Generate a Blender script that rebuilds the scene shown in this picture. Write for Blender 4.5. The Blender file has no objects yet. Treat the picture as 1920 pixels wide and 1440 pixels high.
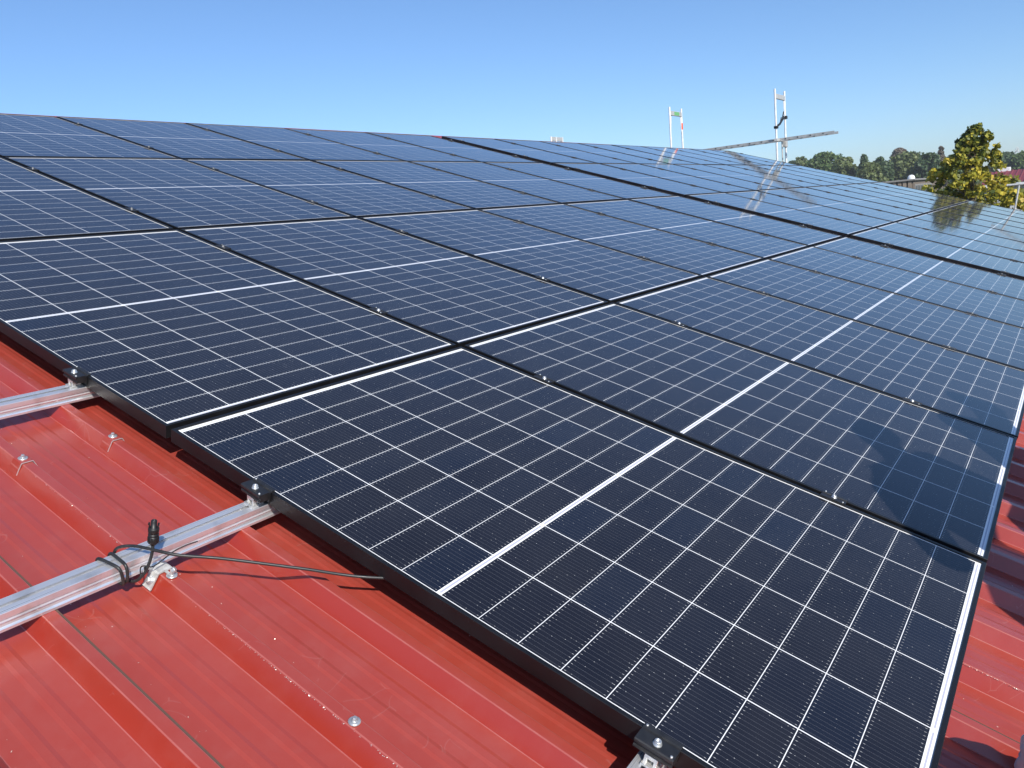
import bpy, bmesh, math, random
from mathutils import Vector, Matrix, Euler
from mathutils import noise as mn

R = math.radians
C = bpy.context.scene.collection
scn = bpy.context.scene

# ------------------------------------------------------------------ frame of reference
# The roof slope is a plane pitched 18 deg.  "Roof coordinates": x along the eave, y up the slope,
# z off the slope, z = 0 at the top face of the panels.
PITCH = R(18.0)
HP = 5.2
RM = Matrix.Translation((0, 0, HP)) @ Matrix.Rotation(PITCH, 4, 'X')
def RW(x, y, z=0.0): return RM @ Vector((x, y, z))

# ------------------------------------------------------------------ camera
cam_r = (-0.9872, 0.1561, 0.9452)
rows = ((0.57750946, -0.80053296, 0.16009309), (-0.21817481, -0.34030786, -0.91465311), (0.7866909, 0.49329255, -0.37118713))
cm = Matrix(((rows[0][0], -rows[1][0], -rows[2][0]), (rows[0][1], -rows[1][1], -rows[2][1]), (rows[0][2], -rows[1][2], -rows[2][2])))
cd = bpy.data.cameras.new('camera'); cam = bpy.data.objects.new('camera', cd); C.objects.link(cam)
cam.matrix_world = RM @ (Matrix.Translation(cam_r) @ cm.to_4x4())
cd.sensor_width = 36.0; cd.lens = 1455.74 / 1920 * 36.0
cd.clip_start = 0.02; cd.clip_end = 6000
scn.camera = cam

# ------------------------------------------------------------------ light
sun_dir = (RM.to_3x3() @ Vector((0.53, 0.58, -1.0))).normalized()      # way the light travels
to_sun = -sun_dir
elev = math.asin(to_sun.z); azim = math.atan2(to_sun.x, to_sun.y)
w = bpy.data.worlds.new('World'); scn.world = w; w.use_nodes = True
nt = w.node_tree; nt.nodes.clear()
sky = nt.nodes.new('ShaderNodeTexSky'); sky.sky_type = 'NISHITA'; sky.sun_disc = False
sky.sun_elevation = elev; sky.sun_rotation = azim
sky.altitude = 100; sky.air_density = 0.95; sky.dust_density = 0.7; sky.ozone_density = 7.6
bg = nt.nodes.new('ShaderNodeBackground'); bg.inputs[1].default_value = 0.147
wo = nt.nodes.new('ShaderNodeOutputWorld')
nt.links.new(sky.outputs[0], bg.inputs[0]); nt.links.new(bg.outputs[0], wo.inputs[0])
sl = bpy.data.lights.new('sun', 'SUN'); sl.energy = 5.0; sl.angle = R(0.53); sl.color = (1.0, 0.955, 0.88)
so = bpy.data.objects.new('sun', sl); C.objects.link(so)
so.rotation_euler = sun_dir.to_track_quat('-Z', 'Y').to_euler(); so.location = (-10, -20, 30)
vs = scn.view_settings
vs.view_transform = 'Standard'; vs.look = 'None'; vs.gamma = 1.0; vs.exposure = 0.11; vs.use_curve_mapping = False

# ------------------------------------------------------------------ mesh helpers
class MB:
    def __init__(s): s.v = []; s.f = []; s.mi = []; s.sm = []
    def add(s, vs, fs, mi=0, sm=False):
        b = len(s.v); s.v += [tuple(v) for v in vs]
        for f in fs: s.f.append(tuple(i + b for i in f)); s.mi.append(mi); s.sm.append(sm)
    def box(s, x0, x1, y0, y1, z0, z1, mi=0, bev=0.0, M=None):
        if bev <= 0:
            v = [(x, y, z) for z in (z0, z1) for y in (y0, y1) for x in (x0, x1)]
            f = [(0, 2, 3, 1), (4, 5, 7, 6), (0, 1, 5, 4), (2, 6, 7, 3), (0, 4, 6, 2), (1, 3, 7, 5)]
        else:
            bm = bmesh.new(); bmesh.ops.create_cube(bm, size=1)
            for q in bm.verts: q.co = Vector(((x0 + x1) / 2 + q.co.x * (x1 - x0), (y0 + y1) / 2 + q.co.y * (y1 - y0), (z0 + z1) / 2 + q.co.z * (z1 - z0)))
            bmesh.ops.bevel(bm, geom=bm.edges[:], offset=bev, segments=2, affect='EDGES', profile=0.5)
            bm.verts.index_update(); v = [q.co[:] for q in bm.verts]; f = [tuple(q.index for q in fc.verts) for fc in bm.faces]; bm.free()
        if M is not None: v = [(M @ Vector(q))[:] for q in v]
        s.add(v, f, mi); return s
    def tube(s, pts, r, n=10, mi=0, caps=True, sm=True):
        pts = [Vector(p) for p in pts]; m = len(pts)
        rr = r if isinstance(r, (list, tuple)) else [r] * m
        t0 = (pts[1] - pts[0]).normalized()
        ref = Vector((0, 0, 1)) if abs(t0.z) < .9 else Vector((1, 0, 0))
        nrm = (ref - t0 * ref.dot(t0)).normalized(); vs_ = []
        for i, p in enumerate(pts):
            t = (pts[min(i + 1, m - 1)] - pts[max(i - 1, 0)]).normalized()
            nrm = (nrm - t * nrm.dot(t)).normalized(); b = t.cross(nrm)
            for k in range(n):
                a = 2 * math.pi * k / n; vs_.append(p + (nrm * math.cos(a) + b * math.sin(a)) * rr[i])
        fs = [(i * n + k, i * n + (k + 1) % n, (i + 1) * n + (k + 1) % n, (i + 1) * n + k) for i in range(m - 1) for k in range(n)]
        s.add(vs_, fs, mi, sm)
        if caps:
            s.add(vs_[:n], [tuple(range(n - 1, -1, -1))], mi); s.add(vs_[-n:], [tuple(range(n))], mi)
        return s
    def lathe(s, prof, n=16, mi=0, M=None, sm=True):
        v = []
        for (r_, z) in prof:
            for k in range(n):
                a = 2 * math.pi * k / n; v.append(Vector((r_ * math.cos(a), r_ * math.sin(a), z)))
        if M is not None: v = [M @ q for q in v]
        m = len(prof)
        f = [(i * n + k, i * n + (k + 1) % n, (i + 1) * n + (k + 1) % n, (i + 1) * n + k) for i in range(m - 1) for k in range(n)]
        s.add(v, f, mi, sm)
        s.add(v[:n], [tuple(range(n - 1, -1, -1))], mi); s.add(v[-n:], [tuple(range(n))], mi); return s
    def extrude(s, prof, a0, a1, axis='x', closed=True, mi=0, caps=True):
        # prof: list of (p,q); axis 'x' -> (a,p,q) ; axis 'y' -> (p,a,q)
        mk = (lambda a, p: (a, p[0], p[1])) if axis == 'x' else (lambda a, p: (p[0], a, p[1]))
        n = len(prof); v = [mk(a0, p) for p in prof] + [mk(a1, p) for p in prof]
        rng = range(n if closed else n - 1)
        f = [(i, (i + 1) % n, n + (i + 1) % n, n + i) for i in rng]
        s.add(v, f, mi)
        if closed and caps: s.add(v[:n], [tuple(range(n))], mi); s.add(v[n:], [tuple(range(n - 1, -1, -1))], mi)
        return s
    def build(s, name, mats, parent=None, matrix=None, fix=True):
        me = bpy.data.meshes.new(name); me.from_pydata(s.v, [], s.f)
        for m_ in (mats if isinstance(mats, (list, tuple)) else [mats]): me.materials.append(m_)
        me.polygons.foreach_set('material_index', s.mi); me.polygons.foreach_set('use_smooth', s.sm)
        if fix and len(s.f) < 60000:
            bm = bmesh.new(); bm.from_mesh(me); bmesh.ops.recalc_face_normals(bm, faces=bm.faces[:]); bm.to_mesh(me); bm.free()
        me.update(); o = bpy.data.objects.new(name, me); C.objects.link(o)
        if parent is not None: o.parent = parent
        if matrix is not None: o.matrix_world = matrix
        return o

def tag(o, label=None, cat=None, group=None, kind=None):
    if label: o['label'] = label
    if cat: o['category'] = cat
    if group: o['group'] = group
    if kind: o['kind'] = kind
    return o
def thing(name, label, cat, matrix, group=None):
    o = bpy.data.objects.new(name, None); C.objects.link(o); o.empty_display_size = .1
    o.matrix_world = matrix; return tag(o, label, cat, group)
def copy_tree(o, parent=None):
    c = o.copy(); C.objects.link(c)
    if parent is not None: c.parent = parent
    for ch in list(o.children): copy_tree(ch, c)
    return c
def at_roof(x, y, z=0.0): return RM @ Matrix.Translation((x, y, z))
def smooth_path(pts, k=8):
    P = [Vector(p) for p in pts]; out = []
    for i in range(len(P) - 1):
        p0, p1, p2, p3 = P[max(i - 1, 0)], P[i], P[i + 1], P[min(i + 2, len(P) - 1)]
        for j in range(k):
            t = j / k
            out.append(.5 * ((2 * p1) + (p2 - p0) * t + (2 * p0 - 5 * p1 + 4 * p2 - p3) * t * t + (3 * p1 - p0 - 3 * p2 + p3) * t ** 3))
    out.append(P[-1]); return out
ORD = ['first', 'second', 'third', 'fourth', 'fifth', 'sixth', 'seventh', 'eighth', 'ninth', 'tenth', 'eleventh', 'twelfth', 'thirteenth', 'fourteenth', 'fifteenth']
ROWN = ['bottom row', 'second row', 'third row', 'top row']

# ------------------------------------------------------------------ node helpers
class X:                                                # tiny expression builder over Math nodes
    def __init__(s, nt, sock): s.nt = nt; s.s = sock
    def op(s, o, b=None, c=None):
        n = s.nt.nodes.new('ShaderNodeMath'); n.operation = o
        for i, q in enumerate((s, b, c)):
            if q is None: continue
            if isinstance(q, X): s.nt.links.new(q.s, n.inputs[i])
            else: n.inputs[i].default_value = q
        return X(s.nt, n.outputs[0])
    def __add__(s, b): return s.op('ADD', b)
    def __sub__(s, b): return s.op('SUBTRACT', b)
    def __mul__(s, b): return s.op('MULTIPLY', b)
    def __truediv__(s, b): return s.op('DIVIDE', b)
    def lt(s, b): return s.op('LESS_THAN', b)
    def gt(s, b): return s.op('GREATER_THAN', b)
    def max(s, b): return s.op('MAXIMUM', b)
    def min(s, b): return s.op('MINIMUM', b)
    def abs(s): return s.op('ABSOLUTE')
    def fract(s): return s.op('FRACT')
    def floor(s): return s.op('FLOOR')
    def inv(s): return X(s.nt, s.op('MULTIPLY_ADD', -1.0, 1.0).s)
def new_mat(name):
    m = bpy.data.materials.new(name); m.use_nodes = True
    return m, m.node_tree, m.node_tree.nodes['Principled BSDF']
def setp(b, **k):
    names = {'base': 'Base Color', 'rough': 'Roughness', 'metal': 'Metallic', 'spec': 'Specular IOR Level', 'ior': 'IOR', 'coat': 'Coat Weight', 'coatr': 'Coat Roughness', 'coati': 'Coat IOR', 'alpha': 'Alpha', 'trans': 'Transmission Weight'}
    for q, v in k.items():
        b.inputs[names[q]].default_value = (*v, 1.0) if isinstance(v, tuple) else v
def plain(name, base, rough=.5, metal=0.0, spec=.5, var=0.0, vscale=20.0, bump=0.0, bscale=80.0):
    m, t, b = new_mat(name); setp(b, base=base, rough=rough, metal=metal, spec=spec)
    if var or bump:
        tc = t.nodes.new('ShaderNodeTexCoord')
    if var:
        n = t.nodes.new('ShaderNodeTexNoise'); n.inputs['Scale'].default_value = vscale; n.inputs['Detail'].default_value = 6
        t.links.new(tc.outputs['Object'], n.inputs['Vector'])
        mr = t.nodes.new('ShaderNodeMapRange'); mr.inputs[1].default_value = .3; mr.inputs[2].default_value = .7; mr.inputs[3].default_value = 1 - var; mr.inputs[4].default_value = 1 + var
        t.links.new(n.outputs['Fac'], mr.inputs[0])
        mx = t.nodes.new('ShaderNodeMix'); mx.data_type = 'RGBA'; mx.blend_type = 'MULTIPLY'; mx.inputs[0].default_value = 1
        mx.inputs[6].default_value = (*base, 1); t.links.new(mr.outputs[0], mx.inputs[7]); t.links.new(mx.outputs[2], b.inputs['Base Color'])
        mr2 = t.nodes.new('ShaderNodeMapRange'); mr2.inputs[1].default_value = .3; mr2.inputs[2].default_value = .7; mr2.inputs[3].default_value = max(rough - var * .4, .02); mr2.inputs[4].default_value = min(rough + var * .4, 1)
        t.links.new(n.outputs['Fac'], mr2.inputs[0]); t.links.new(mr2.outputs[0], b.inputs['Roughness'])
    if bump:
        n2 = t.nodes.new('ShaderNodeTexNoise'); n2.inputs['Scale'].default_value = bscale; n2.inputs['Detail'].default_value = 4
        t.links.new(tc.outputs['Object'], n2.inputs['Vector'])
        bp = t.nodes.new('ShaderNodeBump'); bp.inputs['Strength'].default_value = bump; bp.inputs['Distance'].default_value = .002
        t.links.new(n2.outputs['Fac'], bp.inputs['Height']); t.links.new(bp.outputs[0], b.inputs['Normal'])
    return m

# ------------------------------------------------------------------ materials
PW, PL, FT, LIP = 1.134, 1.722, 0.035, 0.010        # panel width, length, frame depth, frame lip

def cell_material():
    m, t, b = new_mat('solar_cells')
    tc = t.nodes.new('ShaderNodeTexCoord'); sp = t.nodes.new('ShaderNodeSeparateXYZ'); t.links.new(tc.outputs['Object'], sp.inputs[0])
    x = X(t, sp.outputs[0]); y = X(t, sp.outputs[1])
    cw, gx = 0.1822, 0.0023; px = cw + gx
    ch, gy = 0.0910, 0.0014; py = ch + gy; mid = 0.0065
    x0 = (PW - (6 * cw + 5 * gx)) / 2
    u = (x - x0) / px; ui = u.floor(); fu = u.fract() * px
    vv = (y - PL / 2); av = vv.abs() - mid; v = av / py; vi = v.floor(); fv = v.fract() * py
    inx = x.gt(x0) * x.lt(PW - x0)
    iny = av.gt(0.0) * av.lt(9 * py - gy)
    cell = inx * iny * fu.lt(cw) * fv.lt(ch)
    # 16 wires per cell, with pads near the cell ends and small solder dots between
    wb = ((fu / cw * 16.0).fract() - .5).abs() * (cw / 16.0)
    pad = (fv.lt(0.0070) * fv.gt(0.0036)).max(fv.gt(ch - 0.0070) * fv.lt(ch - 0.0036))
    wn = t.nodes.new('ShaderNodeTexWhiteNoise'); wn.noise_dimensions = '3D'
    cx = t.nodes.new('ShaderNodeCombineXYZ')
    t.links.new((fu / cw * 16.0).floor().s, cx.inputs[0]); t.links.new((ui * 31.0 + (y * 520.0).floor()).s, cx.inputs[1])
    oi = t.nodes.new('ShaderNodeObjectInfo'); t.links.new((X(t, oi.outputs['Random']) * 97.0).s, cx.inputs[2]); t.links.new(cx.outputs[0], wn.inputs['Vector'])
    dotb = X(t, wn.outputs['Value']).gt(.984)
    wire = wb.lt(0.00022); padm = wb.lt(0.00044) * pad; dotm = wb.lt(0.00042) * dotb
    # collector ribbons in the middle strip and the end strips
    rib = (vv.abs().lt(0.0026)).max((vv.abs() - (9 * py + mid + 0.0050)).abs().lt(0.0017))
    fr2 = ((u / 2.0).fract() * (2 * px)); rib = rib * fr2.gt(0.004) * fr2.lt(2 * px - 0.009) * inx
    # cell tone
    wn2 = t.nodes.new('ShaderNodeTexWhiteNoise'); wn2.noise_dimensions = '3D'; c2 = t.nodes.new('ShaderNodeCombineXYZ')
    t.links.new(ui.s, c2.inputs[0]); t.links.new((vi + vv.gt(0.0) * 40.0).s, c2.inputs[1]); t.links.new((X(t, oi.outputs['Random']) * 53.0).s, c2.inputs[2]); t.links.new(c2.outputs[0], wn2.inputs['Vector'])
    r1 = t.nodes.new('ShaderNodeValToRGB'); r1.color_ramp.elements[0].color = (.0098, .0098, .0146, 1); r1.color_ramp.elements[1].color = (.0086, .0118, .0230, 1)
    e = r1.color_ramp.elements.new(.70); e.color = (.0096, .0100, .0160, 1); e = r1.color_ramp.elements.new(.86); e.color = (.0092, .0110, .0195, 1)
    t.links.new(wn2.outputs['Value'], r1.inputs[0])
    def mix(f, a, bcol):
        n = t.nodes.new('ShaderNodeMix'); n.data_type = 'RGBA'
        t.links.new(f.s, n.inputs[0])
        t.links.new(a, n.inputs[6])
        n.inputs[7].default_value = (*bcol, 1); return n.outputs[2]
    col = mix(wire, r1.outputs[0], (.115, .118, .130))
    col = mix(padm.max(dotm), col, (.52, .52, .50))
    back = mix(rib, mix(rib * 0.0 + 1.0, r1.outputs[0], (.93, .93, .91)), (.48, .48, .56))
    n = t.nodes.new('ShaderNodeMix'); n.data_type = 'RGBA'; t.links.new(cell.s, n.inputs[0]); t.links.new(back, n.inputs[6]); t.links.new(col, n.inputs[7])
    # fine dust on the glass: a few pale specks and smears
    nz = t.nodes.new('ShaderNodeTexNoise'); nz.inputs['Scale'].default_value = 5.0; nz.inputs['Detail'].default_value = 8; nz.inputs['Roughness'].default_value = .65
    ad = t.nodes.new('ShaderNodeVectorMath'); ad.operation = 'ADD'; t.links.new(tc.outputs['Object'], ad.inputs[0]); t.links.new(oi.outputs['Location'], ad.inputs[1]); t.links.new(ad.outputs[0], nz.inputs['Vector'])
    mr = t.nodes.new('ShaderNodeMapRange'); mr.inputs[1].default_value = .35; mr.inputs[2].default_value = .75; mr.inputs[3].default_value = 0.0; mr.inputs[4].default_value = .013
    t.links.new(nz.outputs['Fac'], mr.inputs[0])
    vo = t.nodes.new('ShaderNodeTexVoronoi'); vo.inputs['Scale'].default_value = 38; t.links.new(ad.outputs[0], vo.inputs['Vector'])
    vcol = t.nodes.new('ShaderNodeSeparateColor'); t.links.new(vo.outputs['Color'], vcol.inputs[0])
    speck = X(t, vo.outputs['Distance']).lt(.045) * X(t, vcol.outputs[0]).gt(.72)
    dust = X(t, mr.outputs[0]).max(speck * .16)
    fin = t.nodes.new('ShaderNodeMix'); fin.data_type = 'RGBA'; t.links.new(dust.s, fin.inputs[0]); t.links.new(n.outputs[2], fin.inputs[6]); fin.inputs[7].default_value = (.62, .60, .56, 1)
    t.links.new(fin.outputs[2], b.inputs['Base Color'])
    setp(b, rough=.55, spec=.0, coat=1.0, coatr=.05, coati=1.50)
    b.inputs['Sheen Weight'].default_value = .05; b.inputs['Sheen Roughness'].default_value = .40; b.inputs['Sheen Tint'].default_value = (1.0, .92, .84, 1)
    rr = t.nodes.new('ShaderNodeMapRange'); rr.inputs[1].default_value = .3; rr.inputs[2].default_value = .7; rr.inputs[3].default_value = .040; rr.inputs[4].default_value = .080
    t.links.new(nz.outputs['Fac'], rr.inputs[0]); t.links.new(rr.outputs[0], b.inputs['Coat Roughness'])
    # very slight waviness of each pane
    wv = t.nodes.new('ShaderNodeTexNoise'); wv.inputs['Scale'].default_value = 1.6; wv.inputs['Detail'].default_value = 1; t.links.new(ad.outputs[0], wv.inputs['Vector'])
    bp = t.nodes.new('ShaderNodeBump'); bp.inputs['Strength'].default_value = .10; bp.inputs['Distance'].default_value = .002
    t.links.new(wv.outputs['Fac'], bp.inputs['Height']); t.links.new(bp.outputs[0], b.inputs['Coat Normal'])
    return m
M_CELL = cell_material()
M_FRAME = plain('black_anodised', (.0085, .0085, .0095), .42, 0.0, .40, var=.25, vscale=9)
M_BACK = plain('white_backsheet', (.7, .7, .7), .6)
M_UNDER = plain('panel_underside', (.10, .10, .105), .6)
M_CLAMP = plain('black_clamp', (.017, .017, .018), .42, 0.0, .55, var=.2, vscale=60)
M_STEEL = plain('bolt_steel', (.60, .60, .59), .36, .7, var=.15, vscale=150)
M_FARBOLT = plain('dull_bolt', (.20, .20, .20), .5, .3)
M_CAST = plain('cast_alu', (.74, .73, .70), .45, .85, var=.12, vscale=120)
M_CABLE = plain('black_cable', (.022, .022, .022), .42, 0.0, .5, var=.2, vscale=90)
M_PLASTIC = plain('black_plastic', (.012, .012, .012), .45, 0.0, .5)
M_GALV = plain('galvanised', (.58, .57, .54), .5, .4, var=.25, vscale=70)
M_TUBE = plain('scaffold_tube', (.80, .80, .80), .45, .25, var=.12, vscale=14)
M_PAINTCUT = plain('bare_cut', (.75, .72, .70), .4, .6)

def alu_rail():
    m, t, b = new_mat('aluminium_rail'); setp(b, base=(.80, .80, .81), rough=.24, metal=.72)
    tc = t.nodes.new('ShaderNodeTexCoord'); mp = t.nodes.new('ShaderNodeMapping'); mp.inputs['Scale'].default_value = (2.0, 240, 240)
    t.links.new(tc.outputs['Object'], mp.inputs[0]); n = t.nodes.new('ShaderNodeTexNoise'); n.inputs['Scale'].default_value = 1; n.inputs['Detail'].default_value = 4; t.links.new(mp.outputs[0], n.inputs['Vector'])
    mr = t.nodes.new('ShaderNodeMapRange'); mr.inputs[1].default_value = .3; mr.inputs[2].default_value = .7; mr.inputs[3].default_value = .24; mr.inputs[4].default_value = .42; t.links.new(n.outputs['Fac'], mr.inputs[0]); t.links.new(mr.outputs[0], b.inputs['Roughness'])
    n2 = t.nodes.new('ShaderNodeTexNoise'); n2.inputs['Scale'].default_value = 14; n2.inputs['Detail'].default_value = 7; t.links.new(tc.outputs['Object'], n2.inputs['Vector'])
    rp = t.nodes.new('ShaderNodeValToRGB'); rp.color_ramp.elements[0].position = .25; rp.color_ramp.elements[0].color = (.46, .45, .44, 1); rp.color_ramp.elements[1].position = .5; rp.color_ramp.elements[1].color = (.82, .82, .83, 1)
    t.links.new(n2.outputs['Fac'], rp.inputs[0]); t.links.new(rp.outputs[0], b.inputs['Base Color'])
    bp = t.nodes.new('ShaderNodeBump'); bp.inputs['Strength'].default_value = .12; bp.inputs['Distance'].default_value = .0005; t.links.new(n.outputs['Fac'], bp.inputs['Height']); t.links.new(bp.outputs[0], b.inputs['Normal'])
    return m
M_RAIL = alu_rail()

def roof_paint():
    m, t, b = new_mat('red_roof_paint'); setp(b, rough=.34, spec=.55, coat=.75, coatr=.17, coati=1.52)
    tc = t.nodes.new('ShaderNodeTexCoord')
    def noise(scale, det=6, vec=None, rough=.6):
        n = t.nodes.new('ShaderNodeTexNoise'); n.inputs['Scale'].default_value = scale; n.inputs['Detail'].default_value = det; n.inputs['Roughness'].default_value = rough
        t.links.new(vec or tc.outputs['Object'], n.inputs['Vector']); return n
    def ramp(sock, stops):
        r = t.nodes.new('ShaderNodeValToRGB'); el = r.color_ramp.elements
        el[0].position, el[0].color = stops[0][0], (*stops[0][1], 1); el[1].position, el[1].color = stops[-1][0], (*stops[-1][1], 1)
        for p, c_ in stops[1:-1]: e = el.new(p); e.color = (*c_, 1)
        t.links.new(sock, r.inputs[0]); return r.outputs[0]
    def mixc(f, a, bb):
        n = t.nodes.new('ShaderNodeMix'); n.data_type = 'RGBA'; t.links.new(f, n.inputs[0]); t.links.new(a, n.inputs[6])
        if isinstance(bb, tuple): n.inputs[7].default_value = (*bb, 1)
        else: t.links.new(bb, n.inputs[7])
        return n.outputs[2]
    mp = t.nodes.new('ShaderNodeMapping'); mp.inputs['Scale'].default_value = (9, 1.2, 1); t.links.new(tc.outputs['Object'], mp.inputs[0])
    base = ramp(noise(1.0, 8, mp.outputs[0]).outputs['Fac'], [(.30, (.305, .0275, .0132)), (.52, (.330, .0305, .0146)), (.75, (.348, .037, .020))])
    # chalky dust lying in patches
    d = noise(5.5, 10, None, .72); df = t.nodes.new('ShaderNodeMapRange'); df.inputs[1].default_value = .48; df.inputs[2].default_value = .78; df.inputs[3].default_value = 0; df.inputs[4].default_value = .17
    t.links.new(d.outputs['Fac'], df.inputs[0]); base = mixc(df.outputs[0], base, (.42, .17, .15))
    # dusty tint painted for sky sheen on level faces, not on rib flanks
    tn_ = t.nodes.new('ShaderNodeTexCoord'); sz = t.nodes.new('ShaderNodeSeparateXYZ'); t.links.new(tn_.outputs['Normal'], sz.inputs[0])
    lev = t.nodes.new('ShaderNodeMapRange'); lev.inputs[1].default_value = .70; lev.inputs[2].default_value = .995; lev.inputs[3].default_value = 0; lev.inputs[4].default_value = .080; t.links.new(sz.outputs[2], lev.inputs[0])
    fine = noise(30, 8, None, .7); fl = X(t, lev.outputs[0]) * (X(t, fine.outputs['Fac']) * 1.2 + .4)
    base = mixc(fl.s, base, (.46, .27, .25))
    # scuffs: thin pale curls
    wv = noise(3.0, 3); sc = t.nodes.new('ShaderNodeTexVoronoi'); sc.feature = 'DISTANCE_TO_EDGE'; sc.inputs['Scale'].default_value = 17
    wp = t.nodes.new('ShaderNodeMix'); wp.data_type = 'VECTOR'; wp.inputs[0].default_value = .22; t.links.new(tc.outputs['Object'], wp.inputs[4]); t.links.new(wv.outputs['Color'], wp.inputs[5]); t.links.new(wp.outputs[1], sc.inputs['Vector'])
    gate = noise(8.0, 2); s1 = X(t, sc.outputs['Distance']).lt(.010) * X(t, gate.outputs['Fac']).gt(.62)
    base = mixc((s1 * .11).s, base, (.58, .33, .30))
    # paler broken lines along the folded edges
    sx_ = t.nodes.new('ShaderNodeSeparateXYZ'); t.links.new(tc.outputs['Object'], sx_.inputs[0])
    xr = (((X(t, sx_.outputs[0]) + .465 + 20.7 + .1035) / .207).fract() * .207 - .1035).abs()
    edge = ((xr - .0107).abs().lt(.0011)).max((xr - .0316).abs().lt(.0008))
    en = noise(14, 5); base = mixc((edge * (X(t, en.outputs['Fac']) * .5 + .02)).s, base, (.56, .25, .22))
    # specks of swarf and grit
    vo = t.nodes.new('ShaderNodeTexVoronoi'); vo.inputs['Scale'].default_value = 26; t.links.new(tc.outputs['Object'], vo.inputs['Vector'])
    sep = t.nodes.new('ShaderNodeSeparateColor'); t.links.new(vo.outputs['Color'], sep.inputs[0])
    sp = X(t, vo.outputs['Distance']).lt(.04) * X(t, sep.outputs[0]).gt(.90)
    base = mixc((sp * .7).s, base, (.72, .60, .54))
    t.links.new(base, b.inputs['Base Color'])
    rr = t.nodes.new('ShaderNodeMapRange'); rr.inputs[1].default_value = .35; rr.inputs[2].default_value = .75; rr.inputs[3].default_value = .12; rr.inputs[4].default_value = .30; t.links.new(d.outputs['Fac'], rr.inputs[0]); t.links.new(rr.outputs[0], b.inputs['Coat Roughness'])
    bn = noise(420, 2); bw = noise(2.2, 2); ma = X(t, bn.outputs['Fac']) * .05 + X(t, bw.outputs['Fac']) * .8
    bp = t.nodes.new('ShaderNodeBump'); bp.inputs['Strength'].default_value = .35; bp.inputs['Distance'].default_value = .004; t.links.new(ma.s, bp.inputs['Height']); t.links.new(bp.outputs[0], b.inputs['Normal']); t.links.new(bp.outputs[0], b.inputs['Coat Normal'])
    return m
M_ROOF = roof_paint()
M_SEAM = plain('grey_seam', (.115, .070, .055), .9, 0.0, .05)

# ------------------------------------------------------------------ the ground
def ground():
    m = plain('dry_grass', (.075, .085, .035), .95, var=.5, vscale=.15)
    mb = MB(); n = 40; S = 3000.0
    for r_ in range(1): mb.add([(-S, -S, 0), (S, -S, 0), (S, S, 0), (-S, S, 0)], [(0, 1, 2, 3)])
    tag(mb.build('ground', m), kind='structure')
ground()

# ------------------------------------------------------------------ the hall and its red trapezoidal sheet roof
RX0, RX1, RY0, RY1 = -5.0, 17.62, -0.58, 7.20
ZC, ZT = -0.0725, -0.1075                                   # rib crest and trough
def roof_profile(x0, x1):
    p = []; k = math.floor((x0 + .465) / .207) - 1
    while True:
        r = -.465 + .207 * k; k += 1
        if r > x1 + .2: break
        for dx, z in ((-.0322, ZT), (-.0312, ZT + .0003), (-.0304, ZT + .0011), (-.0116, ZC - .0014), (-.0110, ZC - .0006), (-.0100, ZC - .0001), (-.0088, ZC), (.0088, ZC), (.0100, ZC - .0001), (.0110, ZC - .0006), (.0116, ZC - .0014), (.0304, ZT + .0011), (.0312, ZT + .0003), (.0322, ZT),
                      (.0620, ZT), (.0690, ZT + .0014), (.0820, ZT + .0014), (.0890, ZT), (.1150, ZT), (.1220, ZT + .0014), (.1350, ZT + .0014), (.1420, ZT)):
            p.append((r + dx, z))
    return [q for q in p if x0 <= q[0] <= x1]
hall = thing('hall', 'low hall with a red ribbed metal roof that carries all the solar panels', 'building', Matrix.Identity(4))
pr = roof_profile(RX0, RX1)
mb = MB(); ys = [RY0, 0.4, 1.2, 2.0, 3.0, 4.5, 6.0, RY1]
for a, b_ in zip(ys[:-1], ys[1:]): mb.extrude(pr, a, b_, 'y', closed=False)
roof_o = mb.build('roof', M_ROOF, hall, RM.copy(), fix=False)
# lap seams between sheets
for k in range(-3, 17):
    xs = -.4535 + 1.035 * k
    if not (RX0 < xs < RX1): continue
    mb = MB(); mb.box(xs, xs + .0032, RY0 - .001, RY1 - .1, ZC - .0095, ZC - .0006); mb.build('lap_seam', M_SEAM, roof_o).matrix_world = RM.copy()
# far slope, ridge cap, walls
RIDGE = RW(0, RY1, ZC); half = RIDGE.y - RW(0, RY0, 0).y
mb = MB(); bk = Matrix.Translation((0, 2 * RIDGE.y, 0)) @ Matrix.Scale(-1, 4, Vector((0, 1, 0))) @ RM
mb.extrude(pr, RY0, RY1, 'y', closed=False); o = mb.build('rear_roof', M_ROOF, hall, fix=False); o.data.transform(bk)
mb = MB(); cap = []
for sgn in (1, -1):
    pass
p1 = RW(0, RY1 - .13, -.069); p2 = RW(0, RY1 + .005, -.0305)
prof = [(p1.y, p1.z - .006), (p1.y, p1.z), (p2.y, p2.z), (2 * RIDGE.y - p1.y, p1.z), (2 * RIDGE.y - p1.y, p1.z - .006), (p2.y, p2.z - .008)]
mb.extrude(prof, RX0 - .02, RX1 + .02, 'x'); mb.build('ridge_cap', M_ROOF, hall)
M_WALL = plain('hall_cladding', (.42, .41, .38), .6, var=.1, vscale=2)
e = RW(0, RY0 + .12, ZT - .03); r_ = RW(0, RY1, ZT - .05); yr = 2 * RIDGE.y - e.y
mb = MB(); mb.extrude([(e.y, 0.0), (yr, 0.0), (yr, e.z), (r_.y, r_.z), (e.y, e.z)], RX0 + .05, RX1 - .12, 'x'); mb.build('wall', M_WALL, hall)

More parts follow.
